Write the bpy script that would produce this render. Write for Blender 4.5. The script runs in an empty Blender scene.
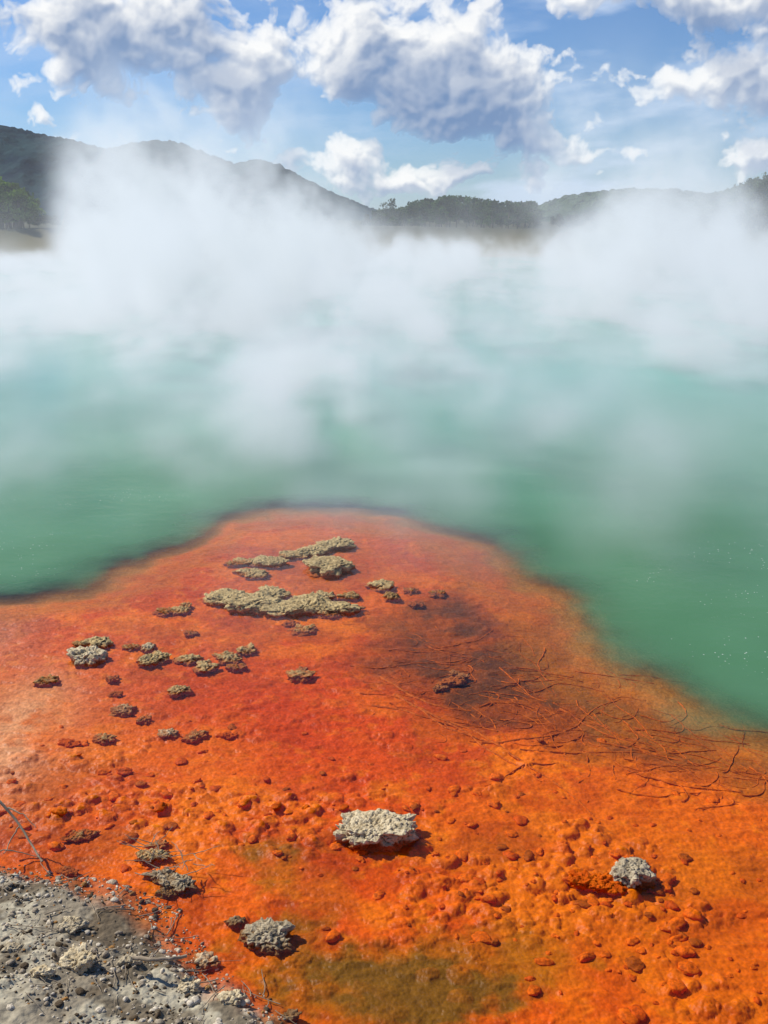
import bpy, math, random
import numpy as np
from mathutils import Vector

random.seed(7); rng=np.random.default_rng(7)
scene=bpy.context.scene
scene.view_settings.view_transform='Standard'
scene.view_settings.look='None'
scene.view_settings.exposure=0
scene.view_settings.gamma=1

# ------------------------------------------------------------ camera
CAMH=2.2; F=1004.0; PITCH=math.atan((512-220)/F)
cam=bpy.data.cameras.new('camera'); camo=bpy.data.objects.new('camera',cam)
scene.collection.objects.link(camo)
camo.location=(0,0,CAMH); camo.rotation_euler=(math.pi/2-PITCH,0,0)
cam.sensor_fit='VERTICAL'; cam.sensor_height=24; cam.lens=24*F/1024
cam.clip_start=0.05; cam.clip_end=9000
scene.camera=camo
def g(px,py,z=0.0):
    a=(px-384)/F; b=(512-py)/F
    cp,sp=math.cos(PITCH),math.sin(PITCH)
    dx=a; dy=cp+b*sp; dz=-sp+b*cp
    t=(CAMH-z)/(-dz)
    return (dx*t,dy*t)

# ------------------------------------------------------------ numpy noise
def _h(*a,seed=0):
    ks=[374761393,668265263,1440662683]
    n=np.full(a[0].shape,seed*974711+1013,dtype=np.int64)
    for v,k in zip(a,ks): n=n+v.astype(np.int64)*k
    n=n&0xffffffff
    n=((n^(n>>13))*1274126177)&0xffffffff
    n=((n^(n>>16))*951274213)&0xffffffff
    n=n^(n>>15)
    return n/4294967296.0
def vn2(x,y,seed=0):
    ix=np.floor(x);iy=np.floor(y);fx=x-ix;fy=y-iy
    fx=fx*fx*fx*(fx*(fx*6-15)+10);fy=fy*fy*fy*(fy*(fy*6-15)+10)
    a=_h(ix,iy,seed=seed);b=_h(ix+1,iy,seed=seed);c=_h(ix,iy+1,seed=seed);d=_h(ix+1,iy+1,seed=seed)
    return (a*(1-fx)+b*fx)*(1-fy)+(c*(1-fx)+d*fx)*fy
def fbm2(x,y,f,o=4,seed=0,r=0.5):
    s=0;a=1;t=0
    for i in range(o):
        cx=math.cos(i*1.1+.4);sx=math.sin(i*1.1+.4)
        s=s+a*vn2((x*cx-y*sx)*f+i*17.3,(x*sx+y*cx)*f-i*9.1,seed+i);t+=a;a*=r;f*=2.03
    return s/t
def vn3(x,y,z,seed=0):
    ix=np.floor(x);iy=np.floor(y);iz=np.floor(z);fx=x-ix;fy=y-iy;fz=z-iz
    fx=fx*fx*(3-2*fx);fy=fy*fy*(3-2*fy);fz=fz*fz*(3-2*fz)
    r=0
    for i in (0,1):
        for j in (0,1):
            for k in (0,1):
                r=r+_h(ix+i,iy+j,iz+k,seed=seed)*(fx if i else 1-fx)*(fy if j else 1-fy)*(fz if k else 1-fz)
    return r
def fbm3(x,y,z,f,o=4,seed=0):
    s=0;a=1;t=0
    for i in range(o):
        s=s+a*vn3(x*f+i*7.7,y*f+i*3.3,z*f-i*5.1,seed+i);t+=a;a*=0.5;f*=2.05
    return s/t
def vor2(x,y,f,seed=0):
    x=x*f;y=y*f;ix=np.floor(x);iy=np.floor(y)
    best=np.full(x.shape,9.0);bid=np.zeros(x.shape)
    for i in (-1,0,1):
        for j in (-1,0,1):
            cx=ix+i;cy=iy+j
            d=(cx+_h(cx,cy,seed=seed)-x)**2+(cy+_h(cx,cy,seed=seed+50)-y)**2
            m=d<best;best=np.where(m,d,best);bid=np.where(m,_h(cx,cy,seed=seed+99),bid)
    return np.sqrt(best),bid
def vor3(x,y,z,f,seed=0):
    x=x*f;y=y*f;z=z*f;ix=np.floor(x);iy=np.floor(y);iz=np.floor(z)
    best=np.full(x.shape,9.0)
    for i in (-1,0,1):
        for j in (-1,0,1):
            for k in (-1,0,1):
                cx=ix+i;cy=iy+j;cz=iz+k
                d=(cx+_h(cx,cy,cz,seed=seed)-x)**2+(cy+_h(cx,cy,cz,seed=seed+50)-y)**2+(cz+_h(cx,cy,cz,seed=seed+70)-z)**2
                best=np.minimum(best,d)
    return np.sqrt(best)
def ss(a,b,x):
    t=np.clip((x-a)/(b-a),0,1);return t*t*(3-2*t)
def sdpoly(x,y,poly):
    best=np.full(x.shape,1e9);inside=np.zeros(x.shape,bool);n=len(poly)
    for i in range(n):
        ax,ay=poly[i];bx,by=poly[(i+1)%n];ex=bx-ax;ey=by-ay
        t=np.clip(((x-ax)*ex+(y-ay)*ey)/(ex*ex+ey*ey+1e-12),0,1)
        best=np.minimum(best,(x-ax-ex*t)**2+(y-ay-ey*t)**2)
        c=((ay>y)!=(by>y))
        xi=ax+(y-ay)*ex/(ey if abs(ey)>1e-9 else 1e-9)
        inside^=(c&(x<xi))
    return np.where(inside,1,-1)*np.sqrt(best)

# ------------------------------------------------------------ terrain definition
shelf=[g(*p) for p in [(-500,640),(-150,625),(0,608),(100,594),(180,560),(240,525),(280,514),(335,516),(400,526),(450,545),(490,577),(520,622),(560,660),(630,697),(700,730),(768,773),(900,838),(1100,908)]]
shelf=shelf+[(6,1.0),(6,-4),(-9,-4),(-9,4.5)]
deepz=[g(*p) for p in [(400,598),(470,575),(540,630),(610,665),(700,712),(800,765),(690,765),(560,745),(470,722),(400,690),(360,640)]]
land=[g(*p) for p in [(-300,842),(0,860),(40,870),(85,872),(130,888),(172,905),(198,940),(215,968),(262,990),(300,1030),(335,1100)]]+[(0.3,0.9),(0.4,-4),(-9,-4),(-9,3.2)]
def G(x,y,px,py,rx,ry):
    cx,cy=g(px,py);wx=rx/F*math.hypot(cx,cy);wy=abs(g(px,py-ry)[1]-g(px,py+ry)[1])/2
    return np.exp(-((x-cx)/wx)**2-((y-cy)/wy)**2)
def terrain(x,y,full=False):
    x=np.asarray(x,float);y=np.asarray(y,float)
    near=(np.hypot(x,y)<16)
    w=fbm2(x,y,1.7,4,3)-0.5
    sd=sdpoly(x,y,shelf)+0.45*w+0.12*(fbm2(x,y,7,4,9)-0.5)
    out=-sd
    drop=np.log1p(np.exp(np.clip((out+0.02)/0.14,-30,30)))*0.14
    z=-0.022-0.155*drop
    z=np.maximum(z,-2.2-0.4*fbm2(x,y,0.2,2,5))
    z=z+0.024*(fbm2(x,y,1.1,3,12)-0.55)*ss(-0.4,0.3,sd)
    dm=ss(-0.12,0.3,sdpoly(x,y,deepz)+0.35*(fbm2(x,y,2.6,3,21)-0.5))
    z=z-0.020*dm
    # nodules of precipitated sediment
    nm=np.clip(G(x,y,570,870,190,95)+G(x,y,330,790,210,60)*.9+G(x,y,130,780,140,45)+G(x,y,680,960,120,60)*.6+0.25,0,1)*near
    nm=nm*ss(0.33,0.6,fbm2(x,y,3.1,3,31))
    wx=x+0.018*(fbm2(x,y,18,2,41)-0.5);wy=y+0.018*(fbm2(x,y,18,2,42)-0.5)
    f1,i1=vor2(wx*1.0,wy*1.15,11,51);l1=np.clip(1-(f1/(0.25+0.32*i1))**2,0,1)*(i1>0.42)
    f2,i2=vor2(wx*0.9,wy*1.1,23,61);l2=np.clip(1-(f2/(0.3+0.3*i2))**2,0,1)*(i2>0.3)
    sh=ss(-0.1,0.25,sd)*near
    z=z+sh*nm*(0.021*np.sqrt(l1)*(.4+.6*i1)+0.009*np.sqrt(l2))
    ridg=1-np.abs(2*fbm2(x*0.7,y*1.5,9,3,71)-1)
    z=z+sh*0.015*(ridg-0.75)
    z=z+near*0.006*(fbm2(x,y,38,3,77)-0.5)*ss(-0.6,0.2,sd)
    sl=sdpoly(x,y,land)+0.16*(fbm2(x,y,5,4,81)-0.5)
    lm=ss(-0.03,0.16,sl)
    zl=0.035+0.09*ss(0,0.9,sl)+0.035*(fbm2(x,y,4,4,85)-0.5)+near*0.02*(fbm2(x,y,30,4,86)-0.5)
    z=z*(1-lm)+zl*lm
    z=z+0.3*ss(1.7,0.9,y)*(np.abs(x)<9)
    R=np.sqrt((x/40)**2+((y-30)/33)**2)
    far=ss(0.99,1.12,R+0.04*(fbm2(x,y,0.09,3,91)-0.5))*(y>-2) + (y<=-2)*ss(-2,-5,y)
    farz=1.5+1.0*(fbm2(x,y,0.03,3,95)-0.5)
    z=z*(1-far)+farz*far
    if not full: return z
    # ---------- colours
    def C(*c): return np.array(c)
    n1=fbm2(x,y,1.3,4,101)[...,None];n2=fbm2(x,y,4.5,4,111)[...,None];n3=fbm2(x,y,15,4,121)[...,None]
    col=C(.64,.080,.0)*(1-ss(.35,.65,n1))+C(.74,.140,.0)*ss(.35,.65,n1)
    def mx(c,t,k=1.0):
        nonlocal col
        t=np.clip(t*k,0,1)
        if t.ndim==col.ndim-1:t=t[...,None]
        col=col*(1-t)+np.array(c)*t
    mx((.44,.040,.0),ss(.5,.66,n2),.5)
    mx((.84,.23,.0),ss(.58,.74,n3),.45)
    mx((.82,.21,.0),ss(.52,.70,fbm2(x,y,3.0,4,151)),.6)
    mx((.32,.040,.0),ss(.53,.68,fbm2(x,y,2.2,4,131)),.55)
    mx((.56,.050,.0),G(x,y,270,700,170,60)*.6)
    mx((.42,.085,.010),G(x,y,350,560,170,42)*.6)
    mx((.72,.36,.17),np.clip(G(x,y,5,735,45,60)*ss(.35,.6,n2[...,0])*1.3+G(x,y,-60,650,70,60)*.6,0,1))
    mx((.74,.27,.06),G(x,y,30,700,120,80)*.35)
    mx((.52,.115,.0),G(x,y,660,890,170,120)*.5)
    o=np.clip((G(x,y,500,945,130,50)+G(x,y,370,985,130,35)+G(x,y,265,850,60,30)*.6+G(x,y,290,930,60,50)*.6)*1.1,0,1)
    mx((.33,.115,.001),ss(.3,.85,o+.5*(n3[...,0]-.5)+.8*(n2[...,0]-.5)),.8)
    mx((.12,.075,.006),ss(.7,1.2,np.clip(o+G(x,y,440,985,150,28)*.9,0,2)*.9+1.9*(n2[...,0]-.5)+.9*(n3[...,0]-.5)),.7)
    mx((.25,.055,.004),dm*.85)
    mx((.11,.040,.010),dm*ss(.36,.58,n2[...,0])*.85)
    mx((.44,.14,.008),ss(.3,.06,sd)*ss(-.2,.05,sd)*.6)
    mx((.40,.17,.03),ss(.0,-.25,sd))
    mx((.42,.34,.15),ss(-.3,-.7,sd))
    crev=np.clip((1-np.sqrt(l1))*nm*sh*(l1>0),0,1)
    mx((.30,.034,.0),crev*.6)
    mx((.84,.19,.0),nm*sh*np.clip(np.sqrt(l1),0,1)*.35)
    # land
    n4=fbm2(x,y,9,4,141)[...,None]
    lc=C(.27,.225,.155)*(1-ss(.35,.65,n2))+C(.46,.41,.29)*ss(.35,.65,n2)
    lc=lc*(1-.75*ss(.48,.60,n4))+C(.10,.07,.04)*.75*ss(.48,.60,n4)
    lc=lc*(1-ss(.14,.0,sl)[...,None]*.7)+C(.16,.08,.025)*(ss(.14,.0,sl)[...,None]*.7)
    t=np.clip(lm,0,1)[...,None]
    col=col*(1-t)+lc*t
    t=np.clip(far,0,1)[...,None]
    fc=C(.045,.055,.025)*(1-n1)+C(.10,.085,.05)*n1
    col=col*(1-t)+fc*t
    wet=np.clip(1-lm-far,0,1)
    return z,np.clip(col,0.0005,.9),wet

def link(o): scene.collection.objects.link(o); return o
def mesh_np(name,V,Fq,smooth=True,mats=()):
    V=np.asarray(V,np.float32);Fq=np.asarray(Fq,np.int32);k=Fq.shape[1]
    me=bpy.data.meshes.new(name)
    me.vertices.add(len(V));me.vertices.foreach_set('co',V.ravel())
    me.loops.add(Fq.size);me.loops.foreach_set('vertex_index',Fq.ravel())
    me.polygons.add(len(Fq));me.polygons.foreach_set('loop_start',np.arange(0,Fq.size,k,dtype=np.int32))
    try: me.polygons.foreach_set('loop_total',np.full(len(Fq),k,np.int32))
    except Exception: pass
    me.update(calc_edges=True);me.validate()
    if smooth: me.polygons.foreach_set('use_smooth',np.ones(len(Fq),bool))
    for m in mats: me.materials.append(m)
    return link(bpy.data.objects.new(name,me))
def grid_obj(name,X,Y,Z,mats):
    n,m=X.shape
    V=np.stack([X,Y,Z],-1).reshape(-1,3)
    i=np.arange(n-1)[:,None]*m+np.arange(m-1)[None,:]
    Fq=np.stack([i,i+m,i+m+1,i+1],-1).reshape(-1,4)
    a,b,c=V[Fq[len(Fq)//2][0]],V[Fq[len(Fq)//2][1]],V[Fq[len(Fq)//2][2]]
    if np.cross(b-a,c-a)[2]<0: Fq=Fq[:,::-1]
    return mesh_np(name,V,Fq,True,mats)
def fattr(o,name,arr):
    a=o.data.attributes.new(name,'FLOAT','POINT');a.data.foreach_set('value',np.asarray(arr,np.float32).ravel())
def cattr(o,name,arr):
    arr=np.asarray(arr,np.float32).reshape(-1,3);arr=np.concatenate([arr,np.ones((len(arr),1),np.float32)],1)
    a=o.data.attributes.new(name,'FLOAT_COLOR','POINT');a.data.foreach_set('color',arr.ravel())

# ------------------------------------------------------------ node DSL
class NT:
    def __init__(s,tree): s.t=tree;s.n=tree.nodes;s.l=tree.links
    def new(s,typ,**k):
        nd=s.n.new(typ)
        for a,b in k.items(): setattr(nd,a,b)
        return nd
    def put(s,sock,v):
        if isinstance(v,S): s.l.new(v.s,sock)
        elif v is not None: sock.default_value=v
class S:
    def __init__(s,nt,sock): s.nt=nt;s.s=sock
    def __add__(a,b): return ma(a.nt,'ADD',a,b)
    def __radd__(a,b): return ma(a.nt,'ADD',b,a)
    def __sub__(a,b): return ma(a.nt,'SUBTRACT',a,b)
    def __rsub__(a,b): return ma(a.nt,'SUBTRACT',b,a)
    def __mul__(a,b): return ma(a.nt,'MULTIPLY',a,b)
    def __rmul__(a,b): return ma(a.nt,'MULTIPLY',b,a)
    def __truediv__(a,b): return ma(a.nt,'DIVIDE',a,b)
def ma(nt,op,a,b=None,c=None,clamp=False):
    n=nt.new('ShaderNodeMath',operation=op,use_clamp=clamp)
    nt.put(n.inputs[0],a);nt.put(n.inputs[1],b)
    if c is not None: nt.put(n.inputs[2],c)
    return S(nt,n.outputs[0])
def sst(nt,x,a,b,lo=0.0,hi=1.0):
    n=nt.new('ShaderNodeMapRange',interpolation_type='SMOOTHSTEP')
    nt.put(n.inputs[0],x)
    if a>b: a,b,lo,hi=b,a,hi,lo
    for k,v in zip((1,2,3,4),(a,b,lo,hi)): n.inputs[k].default_value=v
    return S(nt,n.outputs[0])
def xyz(nt,x,y,z):
    n=nt.new('ShaderNodeCombineXYZ')
    for i,v in enumerate((x,y,z)): nt.put(n.inputs[i],v)
    return S(nt,n.outputs[0])
def sep(nt,v):
    n=nt.new('ShaderNodeSeparateXYZ');nt.put(n.inputs[0],v);return [S(nt,o) for o in n.outputs]
def noise(nt,v,scale,detail=3,rough=.5,dist=0.0):
    n=nt.new('ShaderNodeTexNoise');nt.put(n.inputs['Vector'],v)
    n.inputs['Scale'].default_value=scale;n.inputs['Detail'].default_value=detail;n.inputs['Roughness'].default_value=rough;n.inputs['Distortion'].default_value=dist
    return S(nt,n.outputs[0])
def voro(nt,v,scale,detail=0,feature='F1',rough=.5):
    n=nt.new('ShaderNodeTexVoronoi',feature=feature);nt.put(n.inputs['Vector'],v)
    n.inputs['Scale'].default_value=scale;n.inputs['Detail'].default_value=detail;n.inputs['Roughness'].default_value=rough
    return S(nt,n.outputs['Distance'])
def mixc(nt,f,a,b,mode='MIX'):
    n=nt.new('ShaderNodeMix',data_type='RGBA',blend_type=mode)
    nt.put(n.inputs[0],f)
    nt.put(n.inputs[6],a if isinstance(a,S) else (*a,1));nt.put(n.inputs[7],b if isinstance(b,S) else (*b,1))
    return S(nt,n.outputs[2])
def mat(name):
    m=bpy.data.materials.new(name);m.use_nodes=True;m.node_tree.nodes.clear()
    nt=NT(m.node_tree);out=nt.new('ShaderNodeOutputMaterial');return m,nt,out
def princ(nt,out,col,rough,bumps=None,bstr=.5,bdist=.01,spec=.5):
    p=nt.new('ShaderNodeBsdfPrincipled')
    nt.put(p.inputs['Base Color'],col if isinstance(col,S) else (*col,1));nt.put(p.inputs['Roughness'],rough)
    p.inputs['Specular IOR Level'].default_value=spec
    if bumps is not None:
        b=nt.new('ShaderNodeBump');b.inputs['Strength'].default_value=bstr;b.inputs['Distance'].default_value=bdist
        nt.put(b.inputs['Height'],bumps);nt.l.new(b.outputs[0],p.inputs['Normal'])
    if out is not None: nt.l.new(p.outputs[0],out.inputs[0])
    return p
def geo(nt,o='Position'): return S(nt,nt.new('ShaderNodeNewGeometry').outputs[o])
def attr(nt,name,o='Fac'):
    n=nt.new('ShaderNodeAttribute',attribute_name=name);return S(nt,n.outputs[o])

# ground material
mg,nt,out=mat('orange_sinter_ground')
P=geo(nt);c=attr(nt,'Col','Color');wet=attr(nt,'wet')
na=noise(nt,P,45,4,.58);vo=voro(nt,P,70,0)
k=sst(nt,na,.3,.7,.80,1.16)
c2=mixc(nt,1.0,c,xyz(nt,k,k,k),'MULTIPLY')
rough=sst(nt,wet,0,1,.9,.42)
princ(nt,out,c2,rough,na*.7+(1.0-vo)*.45,.45,.012,.10)

# water material
mw,nt,out=mat('pool_water')
P=geo(nt);d=attr(nt,'depth')
fac=1.0-ma(nt,'EXPONENT',ma(nt,'MAXIMUM',d-.060,0.0)*-32.0)
x,y,z=sep(nt,P)
rn=noise(nt,xyz(nt,x,y*1.4,0.0),5,3,.6)*.6+noise(nt,xyz(nt,x,y*1.3,0.0),24,1,.6)*.15
bp=nt.new('ShaderNodeBump');bp.inputs['Strength'].default_value=.3;bp.inputs['Distance'].default_value=.02
nt.put(bp.inputs['Height'],rn)
big=noise(nt,P,.35,3,.6)
wc=mixc(nt,sst(nt,big,.35,.65),(.075,.205,.088),(.110,.265,.135))
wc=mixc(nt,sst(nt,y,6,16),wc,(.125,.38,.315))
sp=voro(nt,P,26);spm=sst(nt,noise(nt,P,1.1,2,.6),.50,.60)
spk=ma(nt,'MULTIPLY',sst(nt,sp,.13,.08),spm)*sst(nt,d,.02,.2)
wc=mixc(nt,spk*.8,wc,(.7,.75,.65))
dif=nt.new('ShaderNodeBsdfDiffuse');nt.put(dif.inputs[0],wc)
tr=nt.new('ShaderNodeBsdfTransparent')
nt.put(tr.inputs[0],mixc(nt,sst(nt,d,.06,.3),(1,1,1),(.95,.97,.75)))
gl=nt.new('ShaderNodeBsdfGlossy');gl.inputs['Roughness'].default_value=.06;nt.l.new(bp.outputs[0],gl.inputs['Normal'])
m1=nt.new('ShaderNodeMixShader');nt.put(m1.inputs[0],fac);nt.l.new(tr.outputs[0],m1.inputs[1]);nt.l.new(dif.outputs[0],m1.inputs[2])
fr=nt.new('ShaderNodeFresnel');fr.inputs['IOR'].default_value=1.33;nt.l.new(bp.outputs[0],fr.inputs['Normal'])
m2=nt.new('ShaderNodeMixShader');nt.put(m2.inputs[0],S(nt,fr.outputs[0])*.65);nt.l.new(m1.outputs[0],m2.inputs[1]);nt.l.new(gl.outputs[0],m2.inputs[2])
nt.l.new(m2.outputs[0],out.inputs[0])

# ------------------------------------------------------------ ground and water meshes
th=np.concatenate([np.linspace(-math.pi,-.5,50)[:-1],np.linspace(-.5,.5,780),np.linspace(.5,math.pi,50)[1:]])
rr=np.concatenate([np.linspace(.15,1.9,10)[:-1],np.geomspace(1.9,11,900),np.geomspace(11,6000,130)[1:]])
R_,T_=np.meshgrid(rr,th,indexing='ij')
X=R_*np.sin(T_);Y=R_*np.cos(T_)
Z,Cc,Wt=terrain(X,Y,True)
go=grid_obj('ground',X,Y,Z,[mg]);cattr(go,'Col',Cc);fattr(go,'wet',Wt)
th=np.concatenate([np.linspace(-1.57,-.5,50)[:-1],np.linspace(-.5,.5,300),np.linspace(.5,1.57,50)[1:]])
rr=np.concatenate([np.linspace(1.0,2,8)[:-1],np.geomspace(2,14,400),np.geomspace(14,75,50)[1:]])
R_,T_=np.meshgrid(rr,th,indexing='ij')
X=R_*np.sin(T_);Y=R_*np.cos(T_);Zg=terrain(X,Y)
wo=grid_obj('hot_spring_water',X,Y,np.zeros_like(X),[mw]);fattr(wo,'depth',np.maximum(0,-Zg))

# ------------------------------------------------------------ rocks
def rockmat(name,a,b,dark,stain):
    m,nt,out=mat(name);P=geo(nt);x,y,z=sep(nt,P)
    n1=noise(nt,P,25,4,.65);n2=noise(nt,P,110,3,.6);pt=geo(nt,'Pointiness')
    c=mixc(nt,sst(nt,n1,.38,.62),a,b)
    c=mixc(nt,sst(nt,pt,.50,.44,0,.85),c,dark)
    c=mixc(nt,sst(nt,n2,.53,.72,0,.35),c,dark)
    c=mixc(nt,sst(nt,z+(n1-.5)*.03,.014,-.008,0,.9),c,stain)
    princ(nt,out,c,.9,n2*.6+voro(nt,P,160,0)*.5,.8,.005,.1);return m
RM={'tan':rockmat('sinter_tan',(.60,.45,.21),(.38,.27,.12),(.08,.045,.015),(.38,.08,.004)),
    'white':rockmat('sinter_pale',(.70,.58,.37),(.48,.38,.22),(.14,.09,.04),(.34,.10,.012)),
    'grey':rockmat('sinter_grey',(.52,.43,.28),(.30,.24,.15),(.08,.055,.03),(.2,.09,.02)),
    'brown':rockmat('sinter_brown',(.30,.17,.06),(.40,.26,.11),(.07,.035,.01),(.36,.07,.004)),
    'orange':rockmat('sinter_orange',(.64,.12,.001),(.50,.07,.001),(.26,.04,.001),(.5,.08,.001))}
import bmesh
_ico={}
def ico(s):
    if s not in _ico:
        bm=bmesh.new();bmesh.ops.create_icosphere(bm,subdivisions=s,radius=1)
        V=np.array([v.co[:] for v in bm.verts]);Fa=np.array([[v.index for v in f.verts] for f in bm.faces]);bm.free()
        _ico[s]=(V,Fa)
    return _ico[s]
def rock(px,py,w,h,style='tan',name='sinter_rock',ang=0.0,tall=.42,smooth_k=1.0):
    seed=random.randint(1,9999)
    cx,cy=g(px,py+h*.15);rng_=math.sqrt(cx*cx+cy*cy+CAMH**2);ph=math.asin(CAMH/rng_)
    W=w/F*rng_;hm=h/F*rng_;H=min(tall*hm,.4*W);D=min(max((hm-H*math.cos(ph))/math.sin(ph),.45*W),1.1*W)
    s=7 if w>60 else 6 if w>26 else 5
    V,Fa=ico(s);p=V.copy()
    r=1+1.25*(fbm3(p[:,0]+seed*.37,p[:,1],p[:,2],1.9,4,seed%97)-.5)*2*.6
    q=p*r[:,None]
    q[:,2]=np.tanh(q[:,2]*2.0)/.96
    q=q*np.array([W/2,D/2,H*.7])
    s1=max(.015,W*.055)
    for sc,am in ((s1,.85),(s1*.45,.6)):
        f1=vor3(q[:,0]+seed,q[:,1],q[:,2]*.8,1/sc,seed%31)
        q=q+p*((.62-f1)*sc*am*smooth_k)[:,None]
    q[:,2]+=.014*(fbm3(q[:,0],q[:,1],q[:,2],70,3,5)-.5)
    q[:,2]+=H*.5*(fbm3(q[:,0],q[:,1],q[:,2]*0,3.5/W,2,seed%13)-.5)
    ca,sa=math.cos(ang),math.sin(ang)
    x=q[:,0]*ca-q[:,1]*sa;y=q[:,0]*sa+q[:,1]*ca
    zb=float(terrain(np.array([cx]),np.array([cy]))[0])
    V2=np.stack([x+cx,y+cy,q[:,2]+max(zb,-.03)+H*.30],-1)
    return mesh_np(name,V2,Fa,True,[RM[style]])
L=[(328,564,48,22,'tan'),(334,543,40,16,'tan',.3),(312,550,34,13,'tan',.3),(292,554,30,10,'tan',.1),(270,560,34,13,'tan',-.05),(252,571,32,11,'tan'),(248,559,24,9,'tan'),(234,562,18,7,'brown'),
(226,596,34,20,'tan',.3),(252,600,44,26,'tan',.06),(272,592,36,16,'tan'),(284,607,46,20,'tan',-.05),(306,600,38,24,'tan',.2),(334,606,46,18,'tan',.1),(350,594,22,10,'brown'),(322,594,26,12,'tan'),(303,626,24,12,'tan'),(292,620,14,7,'brown'),
(381,583,22,12,'tan',-.6),(391,594,16,12,'brown'),(411,588,14,8,'brown'),(438,590,16,9,'brown'),(415,600,13,7,'brown'),
(166,609,22,10,'brown'),(180,608,18,10,'tan'),(186,603,10,8,'tan'),(86,654,28,24,'white',.8),(98,640,26,14,'tan'),(80,642,14,9,'brown'),
(154,656,28,15,'tan',.4),(149,645,14,10,'white'),(131,645,16,8,'brown'),(190,656,24,12,'tan'),(205,664,20,14,'tan'),
(228,655,28,14,'tan',-.4),(246,647,18,13,'tan'),(236,664,16,9,'brown'),(46,678,20,10,'brown'),(122,706,22,13,'white'),(105,735,20,11,'tan'),
(179,687,18,13,'tan'),(190,631,14,7,'brown'),(168,730,16,11,'white'),(196,732,20,11,'tan'),(143,716,13,9,'tan'),(115,690,12,8,'brown'),
(112,675,12,8,'brown'),(300,671,26,13,'tan'),(302,666,10,8,'white'),(227,731,18,6,'orange'),(70,739,20,9,'orange'),
(452,676,26,9,'tan',.3),(440,683,14,6,'white'),(463,671,12,6,'white'),(455,668,10,6,'white'),
(373,826,74,40,'white',.05),(631,872,34,28,'grey'),(598,878,50,20,'orange'),(267,930,40,28,'grey',.3),(276,940,26,18,'grey'),(258,938,20,14,'grey'),(235,917,16,10,'grey'),(256,920,16,9,'brown'),
(178,880,30,18,'grey',-.3),(160,872,24,14,'grey'),(168,888,18,10,'grey'),(150,853,30,13,'tan'),(158,842,18,9,'tan'),(80,832,28,12,'brown'),(68,866,20,9,'brown'),
(72,942,22,14,'grey',.5),(83,978,24,20,'white',-.3),(75,935,14,9,'white'),(206,957,20,15,'white'),(190,994,18,14,'white'),(233,1008,22,15,'white'),
(45,995,16,11,'white'),(15,968,16,10,'grey'),(288,1012,18,10,'grey'),(130,975,16,10,'grey')]
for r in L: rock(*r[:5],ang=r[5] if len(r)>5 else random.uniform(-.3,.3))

# ------------------------------------------------------------ merged low-poly stones
def stones(name,pts,sizes,cols,m,flat=.55,sub=2):
    V0,F0=ico(sub);Vs=[];Fs=[];Cs=[];k=0
    P_=np.array(pts);zz=terrain(P_[:,0],P_[:,1])
    for i,((x,y),s) in enumerate(zip(pts,sizes)):
        v=V0*(1+.5*(fbm3(V0[:,0]+i*3.1,V0[:,1],V0[:,2],1.5,2,i%50)-.5)*2)[:,None]
        a=random.uniform(0,6.28);st=random.uniform(.5,1.0)
        v=v*np.array([s,s*st,s*flat*random.uniform(.7,1.2)])
        v=np.stack([v[:,0]*math.cos(a)-v[:,1]*math.sin(a),v[:,0]*math.sin(a)+v[:,1]*math.cos(a),v[:,2]],-1)
        v=v+np.array([x,y,zz[i]+s*flat*.25])
        Vs.append(v);Fs.append(F0+k);k+=len(v);Cs.append(np.tile(cols[i],(len(v),1)))
    o=mesh_np(name,np.concatenate(Vs),np.concatenate(Fs),True,[m]);cattr(o,'Col',np.concatenate(Cs));return o
ms,nt,out=mat('gravel_stone');P=geo(nt);c=attr(nt,'Col','Color');n=noise(nt,P,150,2,.6);k=sst(nt,n,.3,.7,.6,1.25)
princ(nt,out,mixc(nt,1.0,c,xyz(nt,k,k,k),'MULTIPLY'),.9,n,.6,.004,.15)
mo,nt,out=mat('orange_pebble');P=geo(nt);c=attr(nt,'Col','Color');n=noise(nt,P,70,3,.65);k=sst(nt,n,.3,.7,.6,1.25)
princ(nt,out,mixc(nt,1.0,c,xyz(nt,k,k,k),'MULTIPLY'),.6,n,.6,.008,.08)
pts=[];sz=[];cl=[]
cand=np.stack([rng.uniform(-2.2,.2,30000),rng.uniform(1.6,3.7,30000)],-1)
sl=sdpoly(cand[:,0],cand[:,1],land)
cand=cand[(sl>-.02)];dens=fbm2(cand[:,0],cand[:,1],6,3,201);cand=cand[rng.random(len(cand))<ss(.3,.6,dens)*.8+.1][:9500]
for p in cand:
    pts.append(tuple(p));s=.0028*(1/(1-.97*random.random()))**.5;sz.append(min(s,.014))
    q=random.random();cl.append((.60,.52,.39) if q<.32 else (.33,.27,.19) if q<.66 else (.10,.07,.04) if q<.92 else (.34,.17,.05))
stones('gravel',pts,sz,cl,ms)
pts=[];sz=[];cl=[]
for (cx,cy,rx,ry,n) in ((560,880,200,90,150),(330,800,200,60,80),(110,790,120,40,50),(680,950,90,60,30)):
    for i in range(n):
        a=random.gauss(0,.6);b_=random.gauss(0,.6)
        p=g(cx+a*rx,min(cy+b_*ry,1060))
        if sdpoly(np.array([p[0]]),np.array([p[1]]),land)[0]>-.05: continue
        pts.append(p);sz.append(random.choice((.008,.010,.012,.016,.022,.03)))
        q=random.random();cl.append((.68,.125,.0) if q<.55 else (.54,.08,.0) if q<.85 else (.38,.08,.001))
stones('orange_pebbles',pts,sz,cl,mo,.38,3)

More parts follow.
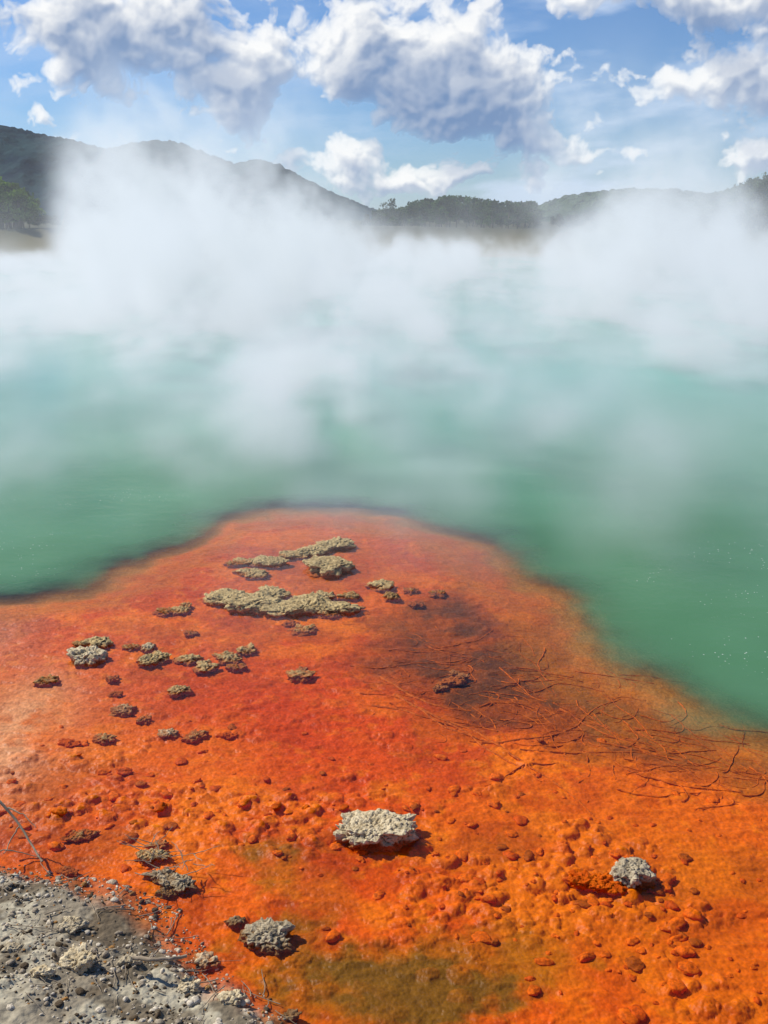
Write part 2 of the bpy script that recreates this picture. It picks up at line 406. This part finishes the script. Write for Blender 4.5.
# ------------------------------------------------------------ branches and twigs
def tube(path,r0,r1,n=7,jit=0.0):
    P_=np.array(path,float);V=[];Fs=[]
    m=len(P_)
    for i in range(m):
        t=P_[min(i+1,m-1)]-P_[max(i-1,0)];t=t/ (np.linalg.norm(t)+1e-9)
        a=np.cross(t,[0,0,1.0]);
        if np.linalg.norm(a)<1e-3:a=np.array([1.0,0,0])
        a/=np.linalg.norm(a);b_=np.cross(a,t);r=r0+(r1-r0)*i/(m-1)
        for k in range(n):
            q=2*math.pi*k/n;rr_=r*(1+jit*random.uniform(-1,1));V.append(P_[i]+rr_*(math.cos(q)*a+math.sin(q)*b_))
    for i in range(m-1):
        for k in range(n): Fs.append((i*n+k,i*n+(k+1)%n,(i+1)*n+(k+1)%n,(i+1)*n+k))
    return np.array(V),np.array(Fs)
def merge(name,parts,m,smooth=True):
    Vs=[];Fs=[];k=0
    for v,f in parts: Vs.append(v);Fs.append(f+k);k+=len(v)
    return mesh_np(name,np.concatenate(Vs),np.concatenate(Fs),smooth,[m])
def ground_path(p0,ang,length,n=26,curl=.25,lift=.004):
    x,y=p0;pp=[];da=random.uniform(-.05,.05)
    for i in range(n):
        pp.append((x,y));da=da*.35+random.gauss(0,curl*.32);ang+=da;x+=math.cos(ang)*length/n;y+=math.sin(ang)*length/n
    pp=np.array(pp);z=terrain(pp[:,0],pp[:,1]);z=np.convolve(np.pad(z,2,'edge'),np.ones(5)/5,'valid')
    return np.column_stack([pp,z+lift])
mr,nt,out=mat('encrusted_branch');P=geo(nt);n=noise(nt,P,40,4,.6)
princ(nt,out,mixc(nt,sst(nt,n,.4,.65),(.56,.12,.002),(.32,.06,.002)),.6,n,.7,.008,.1)
parts=[]
for i in range(260):
    t=random.random();px=395+355*t+random.gauss(0,38);py=650+115*t+random.gauss(0,24)
    a=random.choice((-.7,-.5,-.35,-.9,-.6,.2,2.4,-1.3))+random.gauss(0,.35)
    r=random.choice((.0018,.0022,.003,.004))
    parts.append(tube(ground_path(g(px,py),a,random.uniform(.12,.5),22,.45,random.uniform(-.003,.003)),r,r*.4,6,.25))
for (px,py,a,l,r) in ((380,672,-1.0,.6,.009),(395,690,-.9,.7,.008),(372,700,-.5,.5,.006),(410,700,-.7,.9,.008),(440,715,-.45,1.0,.007),(470,735,-.4,1.0,.006),(500,660,-1.4,.6,.005),(545,640,-1.6,.5,.005),(430,640,.1,.5,.005),(520,745,-.3,1.0,.005),(600,735,-.4,1.0,.005),(480,700,.8,.5,.005),(560,700,-.9,.6,.006),(350,660,-.2,.7,.005)):
    parts.append(tube(ground_path(g(px,py),a,l,34,.26,.0),r,r*.45,8,.35))
merge('submerged_branches',parts,mr)
mt,nt,out=mat('dead_wood');P=geo(nt);n=noise(nt,P,60,4,.6)
princ(nt,out,mixc(nt,n,(.16,.11,.06),(.48,.40,.29)),.9,n,.5,.003,.15)
def bez(pts,n=14):
    pts=np.array(pts);t=np.linspace(0,len(pts)-1,n);return np.column_stack([np.interp(t,range(len(pts)),pts[:,k]) for k in range(3)])+rng.normal(0,.0015,(n,3))
def g3(px,py,z): return (*g(px,py,z),z)
b1=[tube(bez([g3(-30,790,.20),g3(0,800,.16),g3(18,822,.10),g3(32,845,.05),g3(42,862,.03)]),.006,.003),
    tube(bez([g3(8,808,.14),g3(24,815,.13),g3(36,828,.10)]),.003,.0012),
    tube(bez([g3(20,825,.09),g3(10,840,.06),g3(4,855,.05)]),.003,.0015),
    tube(bez([g3(-20,852,.10),g3(10,850,.09),g3(40,858,.06)]),.003,.0012)]
merge('dry_branch',b1,mt)
merge('fallen_twig',[tube(bez([g3(134,958,.09),g3(150,960,.10),g3(168,959,.10),g3(186,956,.09)]),.007,.005),tube(bez([g3(150,959,.10),g3(158,950,.12),g3(163,945,.12)]),.003,.001)],mt)
tw=[]
for i in range(90):
    px=random.uniform(0,290);py=random.uniform(870,1030);p=g(px,py)
    if sdpoly(np.array([p[0]]),np.array([p[1]]),land)[0]<-.02: continue
    r=random.uniform(.0010,.0022);tw.append(tube(ground_path(p,random.uniform(0,6.28),random.uniform(.05,.18),8,.3,.008),r,r*.5,5))
for i in range(26):
    p=g(150+random.uniform(-15,45),870+random.uniform(-18,16));r=.0018
    a=random.uniform(0,6.28);z=.04;q=[(p[0]+math.cos(a)*t*.09,p[1]+math.sin(a)*t*.08,z+.03*t*random.uniform(.2,1)) for t in (0,.5,1)]
    tw.append(tube(bez(q,6),r,r*.5,5))
merge('scattered_twigs',tw,mt)

# ------------------------------------------------------------ hills
def hill(name,D,prof,depth,m,amp,seed,nx=420,ny=90):
    pxs=np.array([p[0] for p in prof],float);pys=np.array([p[1] for p in prof],float)
    x=np.linspace((pxs[0]-384)/F*D,(pxs[-1]-384)/F*D,nx);u=np.linspace(-1,1,ny)
    Xh,U=np.meshgrid(x,u,indexing='xy')
    ridge=np.interp(Xh,(pxs-384)/F*D,(220-pys)/F*D+2.2)
    Yh=D+U*depth
    sh=np.cos(U*math.pi/2)**1.0
    gul=1-np.abs(2*fbm2(Xh/D*14+U*.5,U*1.5,1,4,seed)-1)
    Zh=ridge*sh+(gul-.7)*ridge*.35*(1-sh)*sh*3+amp*(fbm2(Xh,Yh*2,8/amp/6,3,seed+3)-.5)*sh
    Zh=np.where(np.abs(U)>.98,-5,Zh)
    return grid_obj(name,Xh,Yh,Zh,[m])
def hillmat(name,a,b_,sc):
    m,nt,out=mat(name);P=geo(nt);n=noise(nt,P,sc,5,.65);n2=noise(nt,P,sc*6,3,.6)
    princ(nt,out,mixc(nt,sst(nt,n*.6+n2*.4,.42,.58),a,b_),.95,n2,1,6,.02);return m
hm1=hillmat('forested_hill',(.005,.020,.042),(.022,.056,.066),.008)  # distance haze is put into these bluish forest colours
hm2=hillmat('scrub_ridge',(.018,.040,.028),(.055,.088,.048),.03)
hill('hill',1700,[(-700,185),(-450,160),(-200,140),(-60,130),(0,133),(40,138),(70,146),(98,150),(118,158),(135,158),(150,153),(172,150),(195,152),(215,160),(245,171),(268,167),(282,170),(300,179),(330,194),(352,203),(375,212),(410,222),(500,232)],420,hm1,14,5)
hill('hill',420,[(480,226),(530,210),(555,200),(600,193),(650,194),(700,198),(735,188),(768,178),(850,165),(1000,160),(1300,200)],90,hm2,4,15)
hill('hill',2600,[(200,226),(320,216),(400,211),(520,209),(620,212),(900,205),(1300,215)],420,hm1,14,25)

# ------------------------------------------------------------ trees
ml,nt,out=mat('foliage');P=geo(nt);c=attr(nt,'Col','Color')
df=nt.new('ShaderNodeBsdfDiffuse');nt.put(df.inputs[0],c);tl=nt.new('ShaderNodeBsdfTranslucent');nt.put(tl.inputs[0],c)
mxs=nt.new('ShaderNodeMixShader');mxs.inputs[0].default_value=.35;nt.l.new(df.outputs[0],mxs.inputs[1]);nt.l.new(tl.outputs[0],mxs.inputs[2]);nt.l.new(mxs.outputs[0],out.inputs[0])
mk,nt,out=mat('bark');princ(nt,out,(.07,.05,.035),.9)
def trees(name,specs):
    LV=[];LC=[];TP=[]
    for (x,y,zg,h,w,leaf,base) in specs:
        trunk=[(x,y,zg-.3),(x+random.gauss(0,.04)*h,y,zg+h*.45),(x+random.gauss(0,.05)*h,y,zg+h*.85)]
        TP.append(tube(trunk,h*.03,h*.008,5))
        ncl=random.randint(10,15)
        for j in range(ncl):
            f=random.uniform(.28,1.0);ww=w*math.sin(min(1,(1.12-f)*1.6)*math.pi/2)*.5
            a=random.uniform(0,6.28);rad=ww*random.uniform(.2,1)
            cx,cy,cz=x+math.cos(a)*rad,y+math.sin(a)*rad,zg+h*f*.93
            TP.append(tube([(x,y,zg+h*f*.6),((x+cx)/2,(y+cy)/2,zg+h*f*.8),(cx,cy,cz)],h*.009,h*.003,4))
            cr=w*random.uniform(.13,.24);n=random.randint(34,52)
            d=rng.normal(size=(n,3));d/=np.linalg.norm(d,axis=1)[:,None];rr_=rng.random(n)**.4
            ctr=np.array([cx,cy,cz])+d*rr_[:,None]*cr*np.array([1,1,.7])
            a1=rng.normal(size=(n,3));a1/=np.linalg.norm(a1,axis=1)[:,None];b1_=np.cross(a1,rng.normal(size=(n,3)));b1_/=np.linalg.norm(b1_,axis=1)[:,None]
            s=leaf*rng.uniform(.6,1.3,n)[:,None]
            q=np.stack([ctr-a1*s-b1_*s*.4,ctr+a1*s-b1_*s*.5,ctr+a1*s*.8+b1_*s*.5,ctr-a1*s*.7+b1_*s*.6],1)
            LV.append(q.reshape(-1,3))
            t=random.uniform(.45,1.7);cc=np.array(base)*t*(1+.25*(rng.random(n)-.5))[:,None];LC.append(np.repeat(cc,4,axis=0))
    par=bpy.data.objects.new(name,None);link(par)
    V=np.concatenate(LV);Fq=np.arange(len(V)).reshape(-1,4);lo=mesh_np('foliage',V,Fq,False,[ml]);cattr(lo,'Col',np.concatenate(LC));lo.parent=par
    to=merge('trunks_and_limbs',TP,mk);to.parent=par
    return par
def zg_(x,y): return float(terrain(np.array([x]),np.array([y]))[0])
def specs_from(prof,n,d0,d1,base,leaf,wr=(1.3,2.4)):
    out_=[];a=np.array(prof,float)
    for i in range(n):
        px=random.uniform(a[0,0],a[-1,0]);D=random.uniform(d0,d1);x=(px-384)/F*D
        zt=2.2+(220-np.interp(px,a[:,0],a[:,1])-random.uniform(-2.5,9)*(1 if random.random()<.6 else 0))/F*D
        z0=zg_(x,D);h=zt-z0
        if h<.8: h=.8
        out_.append((x,D,z0,h,h*random.uniform(.55,.95),leaf*D/100,base))
    return out_
trees('distant_trees',specs_from([(372,213),(400,209),(420,202),(440,198),(470,199),(500,205),(530,202)],110,95,150,(.040,.080,.016),.13)+
   specs_from([(45,226),(200,228),(372,226)],50,72,110,(.03,.045,.02),.13)+
   specs_from([(530,216),(600,214),(700,214),(770,212)],60,90,130,(.035,.05,.022),.13))
D=110;x=(390-384)/F*D
trees('tree',[(x,D,zg_(x,D),2.2+19/F*D-zg_(x,D),2.3,.12,(.04,.07,.02))])
trees('bank_trees',specs_from([(-160,174),(-60,176),(0,182),(18,183),(30,188),(44,200)],110,64,72,(.085,.15,.018),.17))
trees('bank_trees',specs_from([(725,194),(738,183),(750,174),(768,168),(820,160),(900,160)],60,85,110,(.045,.075,.018),.14))

# ------------------------------------------------------------ steam (voxel fog generated from a noise field)
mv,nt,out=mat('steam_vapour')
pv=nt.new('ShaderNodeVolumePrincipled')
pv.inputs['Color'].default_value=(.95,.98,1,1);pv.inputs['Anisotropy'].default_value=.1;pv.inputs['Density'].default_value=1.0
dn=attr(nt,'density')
nt.put(pv.inputs['Emission Strength'],dn*.31);pv.inputs['Emission Color'].default_value=(.86,.98,1.0,1)  # added glow scaled by density, standing in for multiple scattering inside the steam
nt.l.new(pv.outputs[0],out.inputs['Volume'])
try: mv.cycles.volume_step_rate=9.0
except Exception as e: print(e)
ng=bpy.data.node_groups.new('steam_field','GeometryNodeTree')
ng.interface.new_socket('Geometry',in_out='OUTPUT',socket_type='NodeSocketGeometry')
nt=NT(ng)
P=S(nt,nt.new('GeometryNodeInputPosition').outputs[0]);x,y,z=sep(nt,P)
def gau(cx,cy,rx,ry):
    a=(x-cx)/rx;b_=(y-cy)/ry
    return ma(nt,'EXPONENT',(a*a+b_*b_)*-1.0)
lown=noise(nt,xyz(nt,x*.26,y*.16,z*.10),1.0,2,.5)
wisp=noise(nt,xyz(nt,x*.70+z*.34,y*.30,z*.36),1.0,5,.66,1.4)
wis2=noise(nt,xyz(nt,x*.26-z*.18,y*.14,z*.16),1.0,3,.58,.8)
H=.60+1.05*sst(nt,lown,.42,.62)+3.0*gau(-8.2,38,3.3,14)+1.1*gau(-2.6,34,1.6,14)+2.4*gau(8.2,38,1.9,12)+1.6*gau(15,44,3.6,12)+.8*gau(-4.5,13,2.4,5)
w2=sst(nt,wisp,.44,.60,.01,2.3)*sst(nt,wis2,.40,.60,.08,1.9)
ry=sst(nt,y,3.5,16)*sst(nt,y,62,57)*sst(nt,ma(nt,'ABSOLUTE',x),31,27)
# clearer air over the far left bank and over the middle of the far shore
s1=x+y*.318
c1=sst(nt,s1,1.6,-.4)*sst(nt,z,.1,.9)*sst(nt,y,9,20)
s2=ma(nt,'ABSOLUTE',x-y*.07)
c2=sst(nt,s2,4.4,1.8)*sst(nt,z,.9,1.7)*sst(nt,y,14,28)*.86
lft=sst(nt,x,4,-4,.85,1.55)*(1.0-c1)*(1.0-c2)
zz=z/H
dens=ma(nt,'EXPONENT',zz*zz*-1.0)*w2*ry*lft*.175+ma(nt,'EXPONENT',z*-.45)*w2*w2*ry*(1.0-c1)*(1.0-c2)*.003
pl=gau(6.4,36,1.3,6)*.050+gau(-7.5,38,3.2,10)*.030+gau(-3.4,34,1.2,8)*.020+gau(12.5,42,2.2,8)*.022
dens=dens+pl*w2*sst(nt,z,8.8,3.0)*(1.0-c1)
dens=dens*sst(nt,z,9,6)+(gau(.3,8.8,3.4,2.6)*.085+sst(nt,y,4,8)*.034)*ma(nt,'EXPONENT',z*-1.6)*w2*(1.0-c1)+.0011
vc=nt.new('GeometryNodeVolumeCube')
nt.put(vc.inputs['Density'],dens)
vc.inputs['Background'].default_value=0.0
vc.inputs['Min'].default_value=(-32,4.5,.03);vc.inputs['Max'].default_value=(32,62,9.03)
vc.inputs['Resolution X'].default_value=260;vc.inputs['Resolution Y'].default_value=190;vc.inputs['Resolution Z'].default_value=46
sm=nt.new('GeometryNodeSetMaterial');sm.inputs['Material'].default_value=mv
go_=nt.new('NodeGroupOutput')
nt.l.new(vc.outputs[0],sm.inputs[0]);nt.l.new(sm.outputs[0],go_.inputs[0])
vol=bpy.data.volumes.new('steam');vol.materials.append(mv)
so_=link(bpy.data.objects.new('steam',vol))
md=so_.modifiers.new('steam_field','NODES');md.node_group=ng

# ------------------------------------------------------------ light
SAZ=math.radians(-62);SEL=math.radians(44)
sun=bpy.data.lights.new('sun','SUN');sun.energy=5.0;sun.angle=math.radians(.5);sun.color=(1,.94,.85)
so=link(bpy.data.objects.new('sun',sun))
dv=Vector((math.sin(SAZ)*math.cos(SEL),math.cos(SAZ)*math.cos(SEL),math.sin(SEL)))
so.rotation_euler=dv.to_track_quat('Z','Y').to_euler();so.location=dv*50
W=bpy.data.worlds.new('World');scene.world=W;W.use_nodes=True;W.node_tree.nodes.clear();nt=NT(W.node_tree)
try: W.cycles.sampling_method='MANUAL';W.cycles.sample_map_resolution=256
except Exception as e: print(e)
wout=nt.new('ShaderNodeOutputWorld')
sky=nt.new('ShaderNodeTexSky',sky_type='NISHITA');sky.sun_disc=False;sky.sun_elevation=SEL;sky.sun_rotation=SAZ
sky.air_density=1.0;sky.dust_density=.3;sky.ozone_density=2.5
skc=mixc(nt,1.0,S(nt,sky.outputs[0]),(.60,.84,1.18),'MULTIPLY')
bg=nt.new('ShaderNodeBackground');nt.put(bg.inputs[0],skc);bg.inputs[1].default_value=.09
nt.l.new(bg.outputs[0],wout.inputs[0])

# ------------------------------------------------------------ cloud deck on a distant sky backdrop
nu,nv=1560,440
az=np.linspace(-.65,.65,nu);el=np.linspace(-.012,.36,nv)
A,E=np.meshgrid(az,el,indexing='xy')
cxp=384+F*np.tan(A);cyp=220-F*np.tan(E)
blobs=[(160,66,85,46,1.15),(258,92,66,38,1.1),(95,50,50,38,.9),(382,80,54,34,1.05),(440,88,72,38,1.2),(485,128,50,20,.95),(365,150,30,12,.5),(130,-6,150,20,1.1),(14,25,34,20,.6),
(600,24,190,17,.9),(715,35,95,24,.9),(690,98,115,30,1.1),(430,180,110,14,1.0),(530,150,40,12,.6),(750,170,46,16,.9),(340,162,50,11,.6),(600,165,60,7,.4),
(-180,60,130,60,1.1),(950,110,120,45,1.1),(500,-110,260,40,.9),(0,-120,200,50,.9),(1000,-60,200,40,.9)]
wxp=cxp+34*(fbm2(cxp,cyp,1/55,4,301)-.5);wyp=cyp+28*(fbm2(cxp,cyp,1/45,4,305)-.5)
Bb=np.zeros_like(cxp)
for (bx,by,rx,ry_,w) in blobs: Bb=Bb+w*np.exp(-1.0*(((wxp-bx)/rx)**2+((wyp-by)/ry_)**2))
Bb=np.minimum(Bb,1.25)
fb=fbm2(wxp,wyp*1.2,1/58,7,311,.56)
bil=0;am=.5;ff=1/30
for i in range(4):
    v1,_=vor2(wxp+i*31,wyp*1.15,ff,321+i);bil=bil+am*np.clip(1-v1*v1*1.3,0,1);am*=.55;ff*=2.15
bil=bil/.98
t=Bb*1.0+(fb-.5)*1.8+(bil-.6)*.60-.55
tau=np.clip(t,0,2.0)
alpha=1-np.exp(-tau*6.5)
acc=np.zeros_like(tau);step=0
for i,s in enumerate((3,6,10,15,22,30,40,52,66)):
    du=int(round(-.55*s/.84));dv_=int(round(.83*s/.85))
    sh_=np.roll(np.roll(tau,-du,axis=1),-dv_,axis=0)
    acc+=sh_*(s-step);step=s
def blur(a,r):
    for ax in (0,1):
        k=sum(np.roll(a,i,axis=ax) for i in range(-r,r+1))/(2*r+1);a=k
    return a
t1=np.clip(t,-.1,2)
tb=blur(blur(t1,2),1);ts=blur(t1,1)
rel=np.clip((tb-np.roll(np.roll(tb,5,axis=1),-8,axis=0))*2.0+(ts-np.roll(np.roll(ts,2,axis=1),-3,axis=0))*1.3,-.5,.5)
lit=np.exp(-acc*.058)
lit=np.clip(.09+lit*1.02+rel*(.26+.5*lit),0,1)
dk=np.array([.15,.26,.48]);wh=np.array([1.0,1.0,.99])
cc=dk+(wh-dk)*lit[...,None]
th_=ss(.40,.70,fbm2(cxp*.45+cyp*.3,cyp*1.7,1/70,6,341,.55))*.70*(.35+.65*ss(250,600,cxp))+.22*ss(.08,.0,E)
th_=np.clip(th_,0,.8)
thc=np.array([.64,.76,.95])
am_=alpha+th_*(1-alpha)
colr=(cc*alpha[...,None]+thc*(th_*(1-alpha))[...,None])/np.maximum(am_,1e-4)[...,None]
fade=ss(.65,.55,np.abs(A))*ss(.36,.27,E)
am_=am_*fade
RD=5600
Xs=RD*np.sin(A)*np.cos(E);Ys=RD*np.cos(A)*np.cos(E);Zs=RD*np.sin(E)+2.2
msk,nt,out=mat('cloudy_sky')
c=attr(nt,'Col','Color');al=attr(nt,'alpha')
em=nt.new('ShaderNodeEmission');nt.put(em.inputs[0],c);trn=nt.new('ShaderNodeBsdfTransparent')
mm=nt.new('ShaderNodeMixShader');nt.put(mm.inputs[0],al);nt.l.new(trn.outputs[0],mm.inputs[1]);nt.l.new(em.outputs[0],mm.inputs[2]);nt.l.new(mm.outputs[0],out.inputs[0])
try: msk.cycles.emission_sampling='NONE'
except Exception as e: print(e)
sk=grid_obj('sky',Xs,Ys,Zs,[msk]);cattr(sk,'Col',colr);fattr(sk,'alpha',am_)
